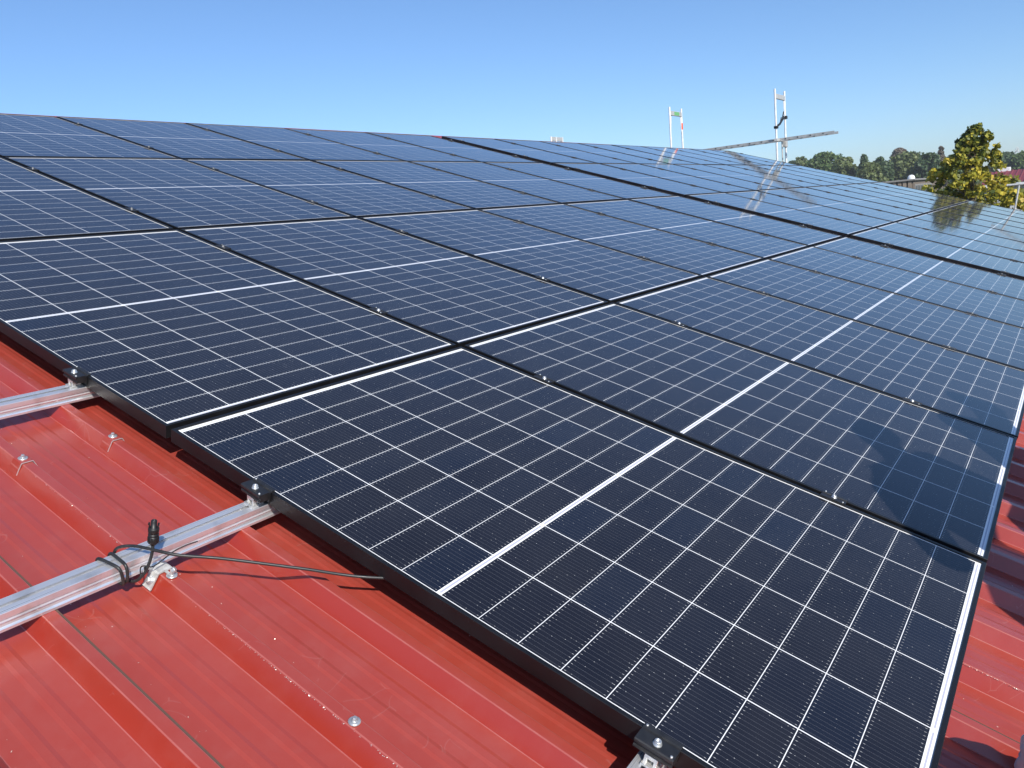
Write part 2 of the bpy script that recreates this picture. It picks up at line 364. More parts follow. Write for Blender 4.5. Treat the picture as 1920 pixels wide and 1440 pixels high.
# ------------------------------------------------------------------ solar panels
def col_x(c):
    return c * 1.154 + .006 if c < 6 else 6.924 + .2088 + (c - 6) * 1.154 + .010
def row_y(r): return r * 1.747 + .008
def make_panel():
    root = thing('solar_module', 'x', 'solar panel', at_roof(0, 0), 'solar panels covering the roof slope')
    fb = MB(); bv = .0009; L = LIP
    # frame: swept rectangular profile with eased top edges, mitred at the corners
    prof = [(0, -FT), (0, -bv), (bv, 0), (L - bv, 0), (L, -bv), (L, -.0060), (.0022, -.0060), (.0022, -FT + .002), (.024, -FT + .002), (.024, -FT)]
    n = len(prof); ring = []
    for (cx, cy, sx, sy) in ((0, 0, 1, 1), (PW, 0, -1, 1), (PW, PL, -1, -1), (0, PL, 1, -1)):
        ring.append([(cx + sx * d, cy + sy * d, z) for d, z in prof])
    vs_ = [v for r__ in ring for v in r__]
    fs = [(a * n + i, a * n + (i + 1) % n, ((a + 1) % 4) * n + (i + 1) % n, ((a + 1) % 4) * n + i) for a in range(4) for i in range(n)]
    fb.add(vs_, fs); fb.build('frame', M_FRAME, root)
    g = MB(); z = -.0036; e_ = .0032
    g.add([(e_, e_, -.0056), (PW - e_, e_, -.0056), (PW - e_, PL - e_, -.0056), (e_, PL - e_, -.0056)], [(3, 2, 1, 0)], 1)
    i_ = L + .00005
    g.add([(i_, i_, z), (PW - i_, i_, z), (PW - i_, PL - i_, z), (i_, PL - i_, z)], [(0, 1, 2, 3)], 0)
    g.build('glass', [M_CELL, M_UNDER], root, fix=False)
    return root
proto = make_panel(); first = True
rnd = random.Random(5)
for r in range(4):
    for c in range(15):
        p = proto if first else copy_tree(proto); first = False
        tilt = Matrix.Rotation(R(rnd.uniform(-.05, .05)), 4, 'X') @ Matrix.Rotation(R(rnd.uniform(-.06, .06)), 4, 'Y')
        p.matrix_world = at_roof(col_x(c) + rnd.uniform(-.0012, .0012), row_y(r) + rnd.uniform(-.002, .002), rnd.uniform(-.0008, .0008)) @ tilt
        side = '%s from the left end' % ORD[c] if c < 8 else '%s from the far end' % ORD[14 - c]
        side = side.replace('first from the left end', 'nearest the left end').replace('first from the far end', 'nearest the far end')
        p['label'] = 'black framed solar panel in the %s, %s' % (ROWN[r], side)

# ------------------------------------------------------------------ rails
RAILOFF = (0.382, 1.373)
def rail_profile():
    f = [(.0160, 0), (.0005, 0), (0, -.0006), (0, -.0125), (.0028, -.0140), (.0028, -.0165), (-.0006, -.0182), (.0012, -.0205), (.0022, -.0240), (.0012, -.0275), (-.0006, -.0298), (-.0016, -.0310), (-.0016, -.0365)]
    b_ = [(.040 - y, z) for y, z in f][::-1]
    slot = [(.0240, 0), (.0240, -.002), (.0300, -.002), (.0300, -.012), (.0100, -.012), (.0100, -.002), (.0160, -.002)]
    return f + b_[:-1] + slot
for r in range(4):
    for k, off in enumerate(RAILOFF):
        y = row_y(r) + off - .02 + (.012 if r == 1 and k == 0 else 0)
        x0 = (-.86, -.98, -.80, -.90)[r] - .07 * k
        mb = MB(); mb.extrude(rail_profile(), x0, 17.585, 'x')
        o = mb.build('mounting_rail', M_RAIL, None, at_roof(0, y, -FT - .0004))
        vis = ('wrapped by a black cable, ' if (r, k) == (0, 1) else '')
        tag(o, 'aluminium rail %sunder the %s, %s of two' % (vis, ROWN[r], ('lower', 'upper')[k]), 'rail', 'mounting rails under the panels')

# ------------------------------------------------------------------ clamps
def bolt_shape(mb, x, y, z, r_=.0056, mi=0):
    mb.lathe([(r_ * 1.25, z), (r_ * 1.25, z + .0012), (r_, z + .0018), (r_, z + .0058), (r_ * .82, z + .0072), (r_ * .52, z + .0072), (r_ * .46, z + .0042), (0.0004, z + .0040)], 14, mi, Matrix.Translation((x, y, 0)))
def mid_body(mb):
    # hat profile plate spanning the gap, pressed down in the middle
    p = [(-.0185, .0008), (-.0185, .0042), (-.0080, .0046), (-.0066, .0026), (.0066, .0026), (.0080, .0046), (.0185, .0042), (.0185, .0008), (.0090, .0008), (.0072, -.010), (-.0072, -.010), (-.0090, .0008)]
    mb.extrude(p, -.034, .034, 'y')
def pins(mb, mi=0):
    for px, py in ((-.0135, -.0265), (.0135, .0265)):
        mb.lathe([(.0023, .0040), (.0023, .0062), (.0014, .0070), (.0002, .0071)], 10, mi, Matrix.Translation((px, py, 0)))
def end_body(mb):
    # block standing outside the frame (x < 0), with a lip over it
    p = [(-.0290, -.0150), (-.0290, -.0118), (-.0265, -.0105), (-.0265, -.0040), (-.0305, -.0026), (-.0305, .0016), (-.0285, .0034), (-.0050, .0034), (-.0036, .0016), (.0012, .0016), (.0028, .0046), (.0105, .0046), (.0105, .0008), (-.0006, .0008), (-.0006, -.0230), (-.0040, -.0230), (-.0060, -.0150)]
    mb.extrude(p, -.034, .034, 'y')
def end_post(mb):
    for y0, y1 in ((-.0115, -.0055), (.0055, .0115)):
        mb.box(-.0285, -.0050, y0, y1, -FT, -.0146, bev=.0008)
    mb.box(-.0288, -.0050, -.0115, .0115, -.0230, -.0155, bev=.0006)
    mb.box(-.0350, -.0020, -.0135, .0135, -FT, -.0315, bev=.0006)
    mb.lathe([(.0036, -FT), (.0036, -.017)], 10, 0, Matrix.Translation((-.0165, 0, 0)))
def make_clamp(kind, parts):
    root = None
    if parts:
        root = thing(kind, 'x', 'clamp', Matrix.Identity(4))
        mb = MB(); (mid_body if kind == 'mid_clamp' else end_body)(mb); mb.build('body', M_CLAMP, root)
        mb = MB(); bolt_shape(mb, 0 if kind == 'mid_clamp' else -.0165, 0, .0026 if kind == 'mid_clamp' else .0034, .0062); mb.build('bolt', M_STEEL, root)
        for px, py in ((-.0135, -.0265), (.0135, .0265)) if kind == 'mid_clamp' else ((-.0265, -.0285), (.0060, .0285)):
            mb = MB(); mb.lathe([(.0024, .0040), (.0024, .0062), (.0014, .0070), (.0002, .0071)], 10, 0, Matrix.Translation((px, py, 0))); mb.build('pin', M_STEEL, root)
        if kind == 'end_clamp': mb = MB(); end_post(mb); mb.build('post', M_CAST, root)
    else:
        mb = MB(); (mid_body if kind == 'mid_clamp' else end_body)(mb)
        bolt_shape(mb, 0 if kind == 'mid_clamp' else -.0165, 0, .0026 if kind == 'mid_clamp' else .0046, .0054, 1); pins(mb, 1)
        root = mb.build(kind, [M_CLAMP, M_FARBOLT]); tag(root, 'x', 'clamp')
    return root
protos = {}
FLIP = Matrix.Rotation(math.pi, 4, 'Z')
def place_clamp(kind, x, y, label, flip=False):
    near = x < 2.5 and y < 2.6
    key = (kind, near)
    if key not in protos: protos[key] = make_clamp(kind, near); o = protos[key]
    else: o = copy_tree(protos[key])
    o.matrix_world = at_roof(x, y + rnd.uniform(-.012, .012)) @ (FLIP if flip else Matrix.Identity(4)) @ Matrix.Rotation(R(rnd.uniform(-2, 2)), 4, 'Z')
    o['label'] = label; o['group'] = 'clamps holding the panels'
for r in range(4):
    for k, off in enumerate(RAILOFF):
        y = row_y(r) + off + (.012 if r == 1 and k == 0 else 0); w_ = ('lower', 'upper')[k]
        for c in range(1, 15):
            if c == 6: continue
            place_clamp('mid_clamp', col_x(c) - .010, y, 'small black clamp between %s and %s panels of %s, %s of two' % (ORD[c - 1], ORD[c], ROWN[r], w_))
        place_clamp('end_clamp', col_x(0), y, 'black end clamp on a pale post at left edge of %s, %s of two' % (ROWN[r], w_))
        place_clamp('end_clamp', col_x(5) + PW, y, 'black end clamp before the wide gap in %s, %s of two' % (ROWN[r], w_), True)
        place_clamp('end_clamp', col_x(6), y, 'black end clamp beyond the wide gap in %s, %s of two' % (ROWN[r], w_))
        place_clamp('end_clamp', col_x(14) + PW, y, 'black end clamp at the far edge of %s, %s of two' % (ROWN[r], w_), True)

# ------------------------------------------------------------------ roof screws
def screw(x, y, label, saddle):
    s = thing('roof_screw', label, 'screw', at_roof(x, y, ZC), 'screws in the red roof ribs')
    h = .0016
    if saddle:
        p = [(-.0245, -.024), (-.0125, .0008), (-.0105, .0018), (.0105, .0018), (.0125, .0008), (.0245, -.024), (.0262, -.024), (.0138, .0024), (.0112, .0036), (-.0112, .0036), (-.0138, .0024), (-.0262, -.024)]
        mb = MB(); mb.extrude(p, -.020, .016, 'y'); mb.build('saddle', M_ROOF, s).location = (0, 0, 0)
        mb = MB(); mb.extrude(p, -.0212, -.0202, 'y'); mb.build('cut_edge', M_PAINTCUT, s); h = .0037
    mb = MB(); mb.lathe([(.0105, h), (.0108, h + .0012), (.0085, h + .0026), (.004, h + .0030)], 18); mb.build('washer', M_STEEL, s)
    mb = MB(); mb.lathe([(.0055, h + .0030), (.0058, h + .0036), (.0042, h + .0040)], 18)
    mb.lathe([(.0041, h + .0036), (.0041, h + .0085), (.0034, h + .0094), (.0003, h + .0094)], 6, sm=False); mb.build('head', M_STEEL, s)
    return s
screw(-.0515, 1.893, 'silver hex screw on a small red saddle, beside the panel edge, upper right one', True)
screw(-.2585, 1.905, 'silver hex screw on a small red saddle, the one farther from the panel edge', True)
screw(-.2585, .800, 'lone silver screw with a washer but no saddle, near the bottom of the photo', False)
screw(-.2560, 1.314, 'silver hex screw on the rib just below the cable loops', False)

# ------------------------------------------------------------------ fixing bracket under the coiled rail
br = thing('rail_bracket', 'pale weathered metal bracket with bolts gripping the rib under the coiled rail', 'bracket', at_roof(-.258, 1.345, ZC))
mb = MB(); t_ = .0030
p = [(-.0330, -.0290), (-.0300, -.0272), (-.0140, .0010), (-.0110, .0020), (.0110, .0020), (.0140, .0010), (.0250, -.018), (.0274, -.0170), (.0165, .0028), (.0125, .0046), (-.0125, .0046), (-.0165, .0028), (-.0318, -.0240), (-.0345, -.0255)]
mb.extrude(p, -.0130, .0130, 'y'); mb.build('plate', M_GALV, br)
nrm = Vector((-.85, 0, .52)).normalized(); Mx = Matrix.Translation((-.0252, -.001, -.0120)) @ nrm.to_track_quat('Z', 'Y').to_matrix().to_4x4()
mb = MB(); mb.lathe([(.0098, 0), (.0100, .0015), (.0085, .0024), (.004, .0026)], 16, 0, Mx); mb.lathe([(.0060, .0024), (.0060, .0075), (.0050, .0085), (.0003, .0085)], 6, 0, Mx, sm=False); mb.build('bolt', M_STEEL, br)
mb = MB(); mb.box(-.0030, .0030, -.034, -.011, .0024, .0046, bev=.0004); mb.box(-.0030, .0030, -.0345, -.0325, .0034, .0190, bev=.0004); mb.build('tab', M_GALV, br)
Mx = Matrix.Translation((.003, -.0345, .0165)) @ Vector((.6, -.5, .62)).normalized().to_track_quat('Z', 'Y').to_matrix().to_4x4()
mb = MB(); mb.lathe([(.0052, -.003), (.0052, .0035), (.0044, .0044), (.0003, .0044)], 6, 0, Mx, sm=False); mb.build('bolt', M_STEEL, br)

# ------------------------------------------------------------------ cable with plug, cable tie
cable_pts = [(.42, .70, -.060), (.20, .86, -.048), (0.0, 1.010, -.034), (-.098, 1.132, -.030), (-.193, 1.240, -.021), (-.252, 1.291, -.013), (-.275, 1.325, -.011), (-.294, 1.376, -.0175), (-.313, 1.402, -.026),
             (-.3195, 1.4085, -.045), (-.322, 1.406, -.066), (-.325, 1.380, -.0768), (-.3262, 1.354, -.0735), (-.3268, 1.3470, -.055), (-.3272, 1.3515, -.0340), (-.3276, 1.375, -.0308), (-.3282, 1.402, -.0325), (-.3295, 1.4085, -.050), (-.331, 1.404, -.068),
             (-.332, 1.380, -.0772), (-.3335, 1.352, -.0742), (-.3365, 1.3465, -.055), (-.3405, 1.3515, -.0340), (-.347, 1.377, -.0308), (-.3525, 1.402, -.0330), (-.350, 1.4085, -.052), (-.340, 1.403, -.070),
             (-.326, 1.380, -.0790), (-.311, 1.352, -.0785), (-.300, 1.340, -.062), (-.290, 1.3375, -.042), (-.281, 1.340, -.020), (-.2768, 1.3435, -.004)]
cab = thing('solar_cable', 'black cable looped round the rail, its plug standing upright', 'cable', at_roof(-.30, 1.37, -.035))
off = Vector((-.30, 1.37, -.035))
mb = MB(); mb.tube([q - off for q in smooth_path(cable_pts, 9)], .0031, 12); mb.build('cord', M_CABLE, cab)
mb = MB(); P0 = Vector((-.2768, 1.3435, -.006)) - off; ax = (Vector((-.2725, 1.3455, .050)) - Vector((-.2768, 1.3435, -.006))).normalized()
Mx = Matrix.Translation(P0) @ ax.to_track_quat('Z', 'Y').to_matrix().to_4x4()
mb.lathe([(.0040, 0), (.0062, .003), (.0090, .007), (.0096, .010), (.0096, .020), (.0084, .0205), (.0084, .0222), (.0098, .0226), (.0098, .0250), (.0084, .0255), (.0084, .0275), (.0092, .028), (.0100, .030), (.0102, .037), (.0094, .0385), (.0056, .0390), (.0056, .0530), (.0044, .0545), (.0030, .0545), (.0030, .050), (.0003, .050)], 18, 0, Mx)
for a in range(10):
    A = Matrix.Rotation(a * math.pi / 5, 4, 'Z'); mb.box(.0090, .0104, -.0012, .0012, .0075, .0195, M=Mx @ A)
for a in (0.4, 0.4 + math.pi):
    A = Matrix.Rotation(a, 4, 'Z'); mb.box(.0068, .0088, -.0026, .0026, .0380, .0480, M=Mx @ A); mb.box(.0082, .0100, -.0026, .0026, .0445, .0480, M=Mx @ A)
mb.build('plug', M_PLASTIC, cab)
tie = [(-.3020, 1.3440, -.070), (-.2990, 1.3500, -.052), (-.2940, 1.3440, -.046), (-.2840, 1.3370, -.0495), (-.2720, 1.3390, -.0500), (-.2580, 1.3400, -.0460), (-.2330, 1.3400, -.0370), (-.2080, 1.3360, -.0320), (-.1880, 1.3320, -.0310)]
o0 = Vector((-.29, 1.345, -.05)); mb = MB(); mb.tube([q - o0 for q in smooth_path(tie, 6)], .0013, 6)
mb.box(-.0075, -.0025, -.0085, -.0030, -.002, .0045, bev=.0006)
tag(mb.build('cable_tie', M_PLASTIC, None, at_roof(*o0)), 'thin black cable tie whose loose tail points along the rail towards the panel', 'cable tie')

# swarf and grit lying along the ribs: uncountable
mb = MB(); rs = random.Random(11)
def fleck(x, y, z, s):
    a = rs.uniform(0, 6.28); dx, dy = math.cos(a) * s, math.sin(a) * s; w2 = s * rs.uniform(.25, .6)
    mb.add([(x - dx, y - dy, z), (x + dy * w2 / s, y - dx * w2 / s, z + s * .5), (x + dx, y + dy, z), (x - dy * w2 / s, y + dx * w2 / s, z + .0002)], [(0, 1, 2, 3)])
for i in range(120):
    y = rs.triangular(.35, 1.30, .95); fleck(-.2585 - .0128 + rs.uniform(-.0016, .0004), y, ZC - .0008, rs.uniform(.0006, .0017))
for i in range(40):
    y = rs.uniform(1.45, 1.85); fleck(-.2585 - .0128 + rs.uniform(-.0016, .0004), y, ZC - .0008, rs.uniform(.0005, .0014))
for i in range(60):
    x = rs.uniform(.45, 1.2); fleck(.7765 + -.0128 + rs.uniform(-.002, .0), rs.uniform(-.12, .0), ZC - .0008, rs.uniform(.0006, .0016))
for i in range(45):
    k = rs.choice((-3, -2, -1, 0)); fleck(-.465 + .207 * (k + 1) + rs.uniform(.036, .062), rs.uniform(.6, 2.2), ZT + .0008, rs.uniform(.0008, .0024))
tag(mb.build('metal_swarf', plain('swarf', (.78, .70, .62), .35, .5), None, at_roof(0, 0, 0), fix=False), kind='stuff')

# ------------------------------------------------------------------ scaffold round the hall
def tubes(*segs, r=.0242, n=12):
    mb = MB()
    for s_ in segs: mb.tube(s_, r, n)
    return mb
M_ORANGE = plain('orange_tape', (.75, .10, .03), .5)
M_GREENLAB = plain('green_label', (.16, .42, .16), .5)
M_DKSTEEL = plain('dark_coupler', (.035, .036, .038), .5, .6)
M_PLANKALU = plain('ladder_alu', (.50, .49, .46), .5, .6, var=.15, vscale=10)
def frame(label, y, xa, xa_top, xb, xb_top, zt, zbar):
    f = thing('scaffold_tower', label, 'scaffold frame', Matrix.Translation((xa, y, 0)), 'scaffold frames along the far gable')
    for (x, xt) in ((xa, xa_top), (xb, xb_top)):
        mb = tubes([(x - xa, 0, 0), (x - xa, 0, 6.25), (xt - xa, 0, zt - .004)]); mb.lathe([(.030, 6.20), (.030, 6.32)], 12, 0, Matrix.Translation((x - xa, 0, 0))); mb.build('upright', M_TUBE, f)
        mb = MB(); sx = 1 if x == xa else -1; xm = xt - xa + sx * .026
        mb.extrude([(xm, zbar - .05), (xm + sx * .075, zbar - .05), (xm + sx * .02, zbar - .42), (xm, zbar - .46)], -.004, .004, 'y'); mb.build('gusset', M_TUBE, f)
    mb = MB(); mb.box(xa_top - xa + .02, xb_top - xa - .02, -.022, .022, zbar - .055, zbar + .055, bev=.006); mb.build('cross_bar', M_GALV, f)
    return f
f2 = frame('scaffold frame of two grey uprights with a black coupler between them, nearest the trees', 5.6575, 18.10, 18.02, 18.79, 18.745, 8.615, 8.45)
mb = tubes([(-.10, -.005, 7.76), (.17, -.02, 7.84), (.42, -.01, 7.96), (.66, 0, 8.02)], r=.024); mb.box(-.09, -.01, -.045, .045, 7.73, 7.79, bev=.01); mb.box(.62, .72, -.045, .045, 7.98, 8.05, bev=.01); mb.tube([(.42, 0, 7.95), (.56, 0, 8.14)], .014, 8); mb.tube([(.28, 0, 7.88), (.36, 0, 8.0)], .012, 8); mb.build('coupler', M_DKSTEEL, f2)
mb = tubes([(-.05, .03, 7.475), (.62, .03, 7.475)], r=.02); mb.tube([(.47, .03, 7.47), (.50, .03, 6.9)], .016, 8); mb.box(-.10, .06, -.04, .04, 7.44, 7.51, bev=.01); mb.box(.56, .70, -.04, .04, 7.33, 7.50, bev=.01); mb.build('lower_bar', M_GALV, f2)
f1 = frame('scaffold frame behind the ridge with an orange band and a green label', 8.2232, 17.90, 17.929, 18.63, 18.647, 8.618, 8.47)
mb = MB(); mb.lathe([(.027, 8.10), (.028, 8.11), (.028, 8.25), (.027, 8.26)], 14, 0, Matrix.Translation((.742, 0, 0))); mb.build('orange_band', M_ORANGE, f1)
mb = MB(); mb.box(.26, .56, -.0250, -.0225, 8.43, 8.51); mb.build('label_plate', M_GREENLAB, f1)
f3 = frame('scaffold frame whose tips only just show above the ridge, farthest left', 11.861, 18.10, 18.112, 18.72, 18.712, 8.425, 8.36)
mb = tubes([(.26, 0, 0), (.26, 0, 8.42)], r=.028); mb.build('upright', M_TUBE, f3)
# aluminium ladder lying level on the frames
lad = thing('ladder', 'long aluminium ladder lying level behind the scaffold uprights, one end sticking out', 'ladder', Matrix.Translation((18.17, 4.405, 7.485)))
for dx in (0.0, .36):
    mb = MB(); mb.extrude([(dx - .012, -.027), (dx + .012, -.027), (dx + .012, .027), (dx - .012, .027)], 0, 4.6, 'y'); mb.build('stile', M_PLANKALU, lad)
for k in range(16):
    yy = .24 + k * .28; mb = MB(); mb.tube([(-.018, yy, 0.0), (.378, yy, 0.0)], .0145, 10); mb.build('rung', M_DKSTEEL, lad)
# guard rail at the far lower corner of the roof
gr = thing('guardrail', 'thin pale guardrail on slanting posts beyond the far lower corner of the array', 'guardrail', Matrix.Translation((17.76, .9, 5.2)))
mb = tubes([(.0, .16, .764), (.0, -4.2, .764)], r=.024); mb.build('rail', M_GALV, gr)
for k in range(2): mb = tubes([(-.02, .10 - 2.0 * k, -.45), (.0, -.05 - 2.0 * k, .75)], r=.017); mb.build('post', M_GALV, gr)
# deck along the eave, out of the picture, where the roofers stand
DZ = 4.73
M_WOOD = plain('deck_wood', (.30, .21, .13), .8, var=.3, vscale=6)
dk = thing('scaffold_deck', 'weathered timber scaffold deck running along the eave of the red roof', 'scaffold', Matrix.Translation((0, -1.0, DZ)))
for k in range(3): mb = MB(); mb.box(-2.0, 12.0, -.36 + k * .235, -.135 + k * .235, -.045, 0, bev=.004); mb.build('plank', M_WOOD, dk)
for x in (-1.8, 1.0, 3.6, 6.2, 8.8, 11.8): tubes([(x, -.42, -DZ), (x, -.42, .1)]).build('upright', M_TUBE, dk); tubes([(x, .36, -DZ), (x, .36, -.08)]).build('upright', M_TUBE, dk)

# ------------------------------------------------------------------ roofers standing at the eave (their shadows fall on the panels)
M_SKIN = plain('skin', (.48, .27, .19), .55, var=.08, vscale=12)
M_JACKET = plain('work_jacket', (.10, .11, .13), .85, var=.2, vscale=30, bump=.4, bscale=25)
M_TROUS = plain('work_trousers', (.30, .31, .33), .9, var=.15, vscale=30, bump=.4, bscale=25)
M_BOOT = plain('work_boot', (.05, .04, .03), .7)
M_HAIR = plain('hair', (.05, .03, .02), .8, var=.3, vscale=60)
def skin_obj(name, chains, mat, parent=None, sub=2):
    # chains: list of lists of (point, radius); identical points are shared so the surface is continuous
    vs_, rs_, idx, es = [], [], {}, []
    for ch in chains:
        prev = None
        for p_, r__ in ch:
            k = tuple(round(q, 4) for q in p_)
            if k not in idx: idx[k] = len(vs_); vs_.append(p_); rs_.append(r__)
            if prev is not None and prev != idx[k]: es.append((prev, idx[k]))
            prev = idx[k]
    me = bpy.data.meshes.new(name); me.from_pydata([tuple(v) for v in vs_], es, []); me.materials.append(mat)
    o = bpy.data.objects.new(name, me); C.objects.link(o)
    md = o.modifiers.new('skin', 'SKIN'); md.use_smooth_shade = True
    sv = me.skin_vertices[0].data if me.skin_vertices else None
    if sv is None: me.attributes
    for i, s_ in enumerate(sv): s_.radius = (rs_[i], rs_[i]); s_.use_root = (i == 0)
    sd = o.modifiers.new('sub', 'SUBSURF'); sd.levels = sub; sd.render_levels = sub
    if parent is not None: o.parent = parent
    return o
def hand(wrist, dirv, up):
    d = Vector(dirv).normalized(); u = (Vector(up) - d * Vector(up).dot(d)).normalized(); s_ = d.cross(u); W_ = Vector(wrist)
    palm0 = W_ + d * .03; palm = W_ + d * .075; ch = [[(W_, .026), (palm0, .030), (palm, .036)]]
    for k, (off, ln) in enumerate(((-.033, .072), (-.011, .080), (.011, .075), (.031, .060))):
        k0 = palm + s_ * off + d * .018; k1 = k0 + d * ln * .5 - u * .010; k2 = k1 + d * ln * .38 - u * .022
        ch.append([(palm, .036), (k0, .0105), (k1, .0092), (k2, .0080)])
    t0 = palm0 - s_ * .034 + d * .012; t1 = t0 - s_ * .020 + d * .030 - u * .006; t2 = t1 + d * .026 - u * .010
    ch.append([(palm0, .030), (t0, .0125), (t1, .0105), (t2, .0090)]); return ch
def person(J, label, M):
    V = {k: Vector(v) for k, v in J.items()}
    lerp = lambda a, b_, t: V[a] * (1 - t) + V[b_] * t
    fwd = V['nose'].normalized(); head = V['head']
    body = [[(V['pelvis'], .105), (V['belly'], .098), (V['chest'], .118), (V['neck'], .060), (V['jaw'], .066), (head, .093), (V['crown'], .070)], [(head, .093), (head + fwd * .070 - Vector((0, 0, .015)), .030), (head + fwd * .098 - Vector((0, 0, .026)), .014)]]
    jac = [[(V['pelvis'] + (V['pelvis'] - V['belly']).normalized() * .10, .170), (V['pelvis'], .165), (V['belly'], .152), (V['chest'], .160), (lerp('chest', 'neck', .8), .085)]]
    tro = [[(V['belly'], .138), (V['pelvis'], .150)]]; boots = []
    for s_ in ('l', 'r'):
        sh, el, wr, hp, kn, an, to = (V[s_ + k] for k in ('sh', 'el', 'wr', 'hip', 'knee', 'ank', 'toe'))
        hd = (wr - el).normalized()
        body.append([(V['chest'], .135), (sh, .072), (sh * .5 + el * .5, .050), (el, .041), (el * .5 + wr * .5, .038), (wr, .027)])
        body += hand(wr, J.get(s_ + 'hdir', hd), J.get(s_ + 'hup', (0, 0, 1)))
        body.append([(V['pelvis'], .105), (hp, .085), (hp * .5 + kn * .5, .075), (kn, .055), (kn * .5 + an * .5, .050), (an, .038), (to, .034)])
        jac.append([(V['chest'], .160), (sh, .090), (sh * .5 + el * .5, .068), (el, .058), (el * .45 + wr * .55, .052), (el * .12 + wr * .88, .044)])
        tro.append([(V['pelvis'], .150), (hp, .112), (hp * .5 + kn * .5, .092), (kn, .074), (kn * .5 + an * .5, .070), (kn * .12 + an * .88, .066)])
        boots.append((an, to))
    b_ = skin_obj('person', body, M_SKIN); b_.matrix_world = M; tag(b_, label, 'person', 'roofers at the eave')
    skin_obj('jacket', jac, M_JACKET, b_); skin_obj('trousers', tro, M_TROUS, b_)
    for an, to in boots:
        skin_obj('boot', [[(an + Vector((0, 0, .11)), .055), (an + Vector((0, 0, .0)), .056), (an * .5 + to * .5 + Vector((0, 0, -.005)), .050), (to + (to - an).normalized() * .06, .040)]], M_BOOT, b_)
    # hair, eyes, ears, mouth
    side = fwd.cross(Vector((0, 0, 1))).normalized(); upv = side.cross(fwd)
    skin_obj('hair', [[(head - fwd * .055 - upv * .055, .060), (head - fwd * .035 + upv * .005, .092), (head - fwd * .014 + upv * .045, .094), (head + fwd * .018 + upv * .072, .066)]], M_HAIR, b_)
    for sgn in (-1, 1):
        mb = MB(); c_ = head + fwd * .076 + side * sgn * .032 + upv * .012; q = fwd.to_track_quat('Z', 'Y').to_matrix().to_4x4()
        mb.lathe([(.0003, -.008), (.008, -.006), (.011, 0), (.008, .006), (.0003, .008)], 12, 0, Matrix.Translation(c_) @ q); mb.build('eye', M_HAIR, b_)
        mb = MB(); c_ = head + side * sgn * .094 - upv * .012
        mb.lathe([(.0003, -.010), (.018, -.007), (.026, 0), (.018, .007), (.0003, .010)], 12, 0, Matrix.Translation(c_) @ side.to_track_quat('Z', 'Y').to_matrix().to_4x4()); mb.build('ear', M_SKIN, b_)
    mb = MB(); c_ = head + fwd * .080 - upv * .062; mb.tube([c_ - side * .024, c_ + fwd * .006, c_ + side * .024], .006, 8); mb.build('mouth', plain('lips', (.40, .16, .13), .5), b_)
    return b_
stand = dict(pelvis=(0, 0, .96), belly=(.01, .01, 1.10), chest=(.02, 0, 1.33), neck=(.08, -.01, 1.49), jaw=(.145, .03, 1.55), head=(.185, .02, 1.62), crown=(.20, .01, 1.665), nose=(.1, 1, -.1),
             lsh=(-.17, 0, 1.455), lel=(-.33, .05, 1.20), lwr=(-.08, .24, 1.12), lhdir=(.7, .6, .2), lhup=(0, 0, 1), rsh=(.23, 0, 1.38), rel=(.31, .01, 1.14), rwr=(.18, .23, 1.08), rhdir=(-.5, .8, .1), rhup=(0, 0, 1),
             lhip=(-.11, 0, .92), lknee=(-.15, .04, .50), lank=(-.17, -.01, .095), ltoe=(-.19, .13, .045), rhip=(.11, 0, .92), rknee=(.15, .04, .50), rank=(.17, -.01, .095), rtoe=(.19, .13, .045))
bend = dict(pelvis=(-.34, 0, .86), belly=(-.22, .0, .98), chest=(-.03, .0, 1.14), neck=(.12, .0, 1.26), jaw=(.20, 0, 1.285), head=(.25, 0, 1.345), crown=(.24, 0, 1.40), nose=(1, 0, -.35),
            lsh=(-.01, .19, 1.21), lel=(.10, .24, .94), lwr=(.24, .18, .74), lhdir=(.5, -.1, -.8), lhup=(1, 0, .3), rsh=(-.01, -.19, 1.21), rel=(.06, -.25, .93), rwr=(.22, -.20, .74), rhdir=(.5, .1, -.8), rhup=(1, 0, .3),
            lhip=(-.34, .10, .84), lknee=(-.12, .13, .46), lank=(-.26, .14, .095), ltoe=(-.11, .16, .045), rhip=(-.34, -.10, .84), rknee=(-.16, -.13, .44), rank=(-.30, -.14, .095), rtoe=(-.15, -.16, .045))
pb = RW(.91, -.80, 0)
person(stand, 'standing person in dark jacket and grey trousers with both hands held before the waist', Matrix.Translation((pb.x, pb.y, DZ)))
pb2 = RW(1.78, -.80, 0)
person(bend, 'person in dark jacket stooping forward on the deck at the eave', Matrix.Translation((pb2.x, pb2.y, DZ - .0)))

# grey cloth bundle at the right edge
bm = bmesh.new(); bmesh.ops.create_icosphere(bm, subdivisions=6, radius=1.0)
for v in bm.verts:
    n_ = v.co.normalized(); q = n_ * 2.1; t_ = (n_.z + 1) * .5                     # 0 at the base, 1 at the slumped top
    axis_ = Vector((.500, -.245, -.03)).lerp(Vector((.306, -.112, .090)), t_); rad_ = .105 + (.064 - .105) * t_
    d_ = 1 + .15 * mn.noise(q) + .07 * mn.noise(q * 2.6 + Vector((3, 1, 7))) - .06 * abs(mn.noise(Vector((q.x * 3, q.y * .8, q.z * 1.2))))
    p_ = axis_ + n_ * rad_ * d_; p_.z = max(p_.z, -.106); v.co = p_ - Vector((.45, -.2, -.1))
me = bpy.data.meshes.new('cloth_bundle'); bm.to_mesh(me); bm.free()
for p_ in me.polygons: p_.use_smooth = True
me.materials.append(plain('grey_cloth', (.46, .47, .49), .95, var=.22, vscale=14, bump=.5, bscale=60))
bag = bpy.data.objects.new('cloth_bundle', me); C.objects.link(bag); bag.matrix_world = at_roof(.45, -.20, -.1)
tag(bag, 'rounded light grey cloth bundle on the red roof at the lower right edge', 'bundle')

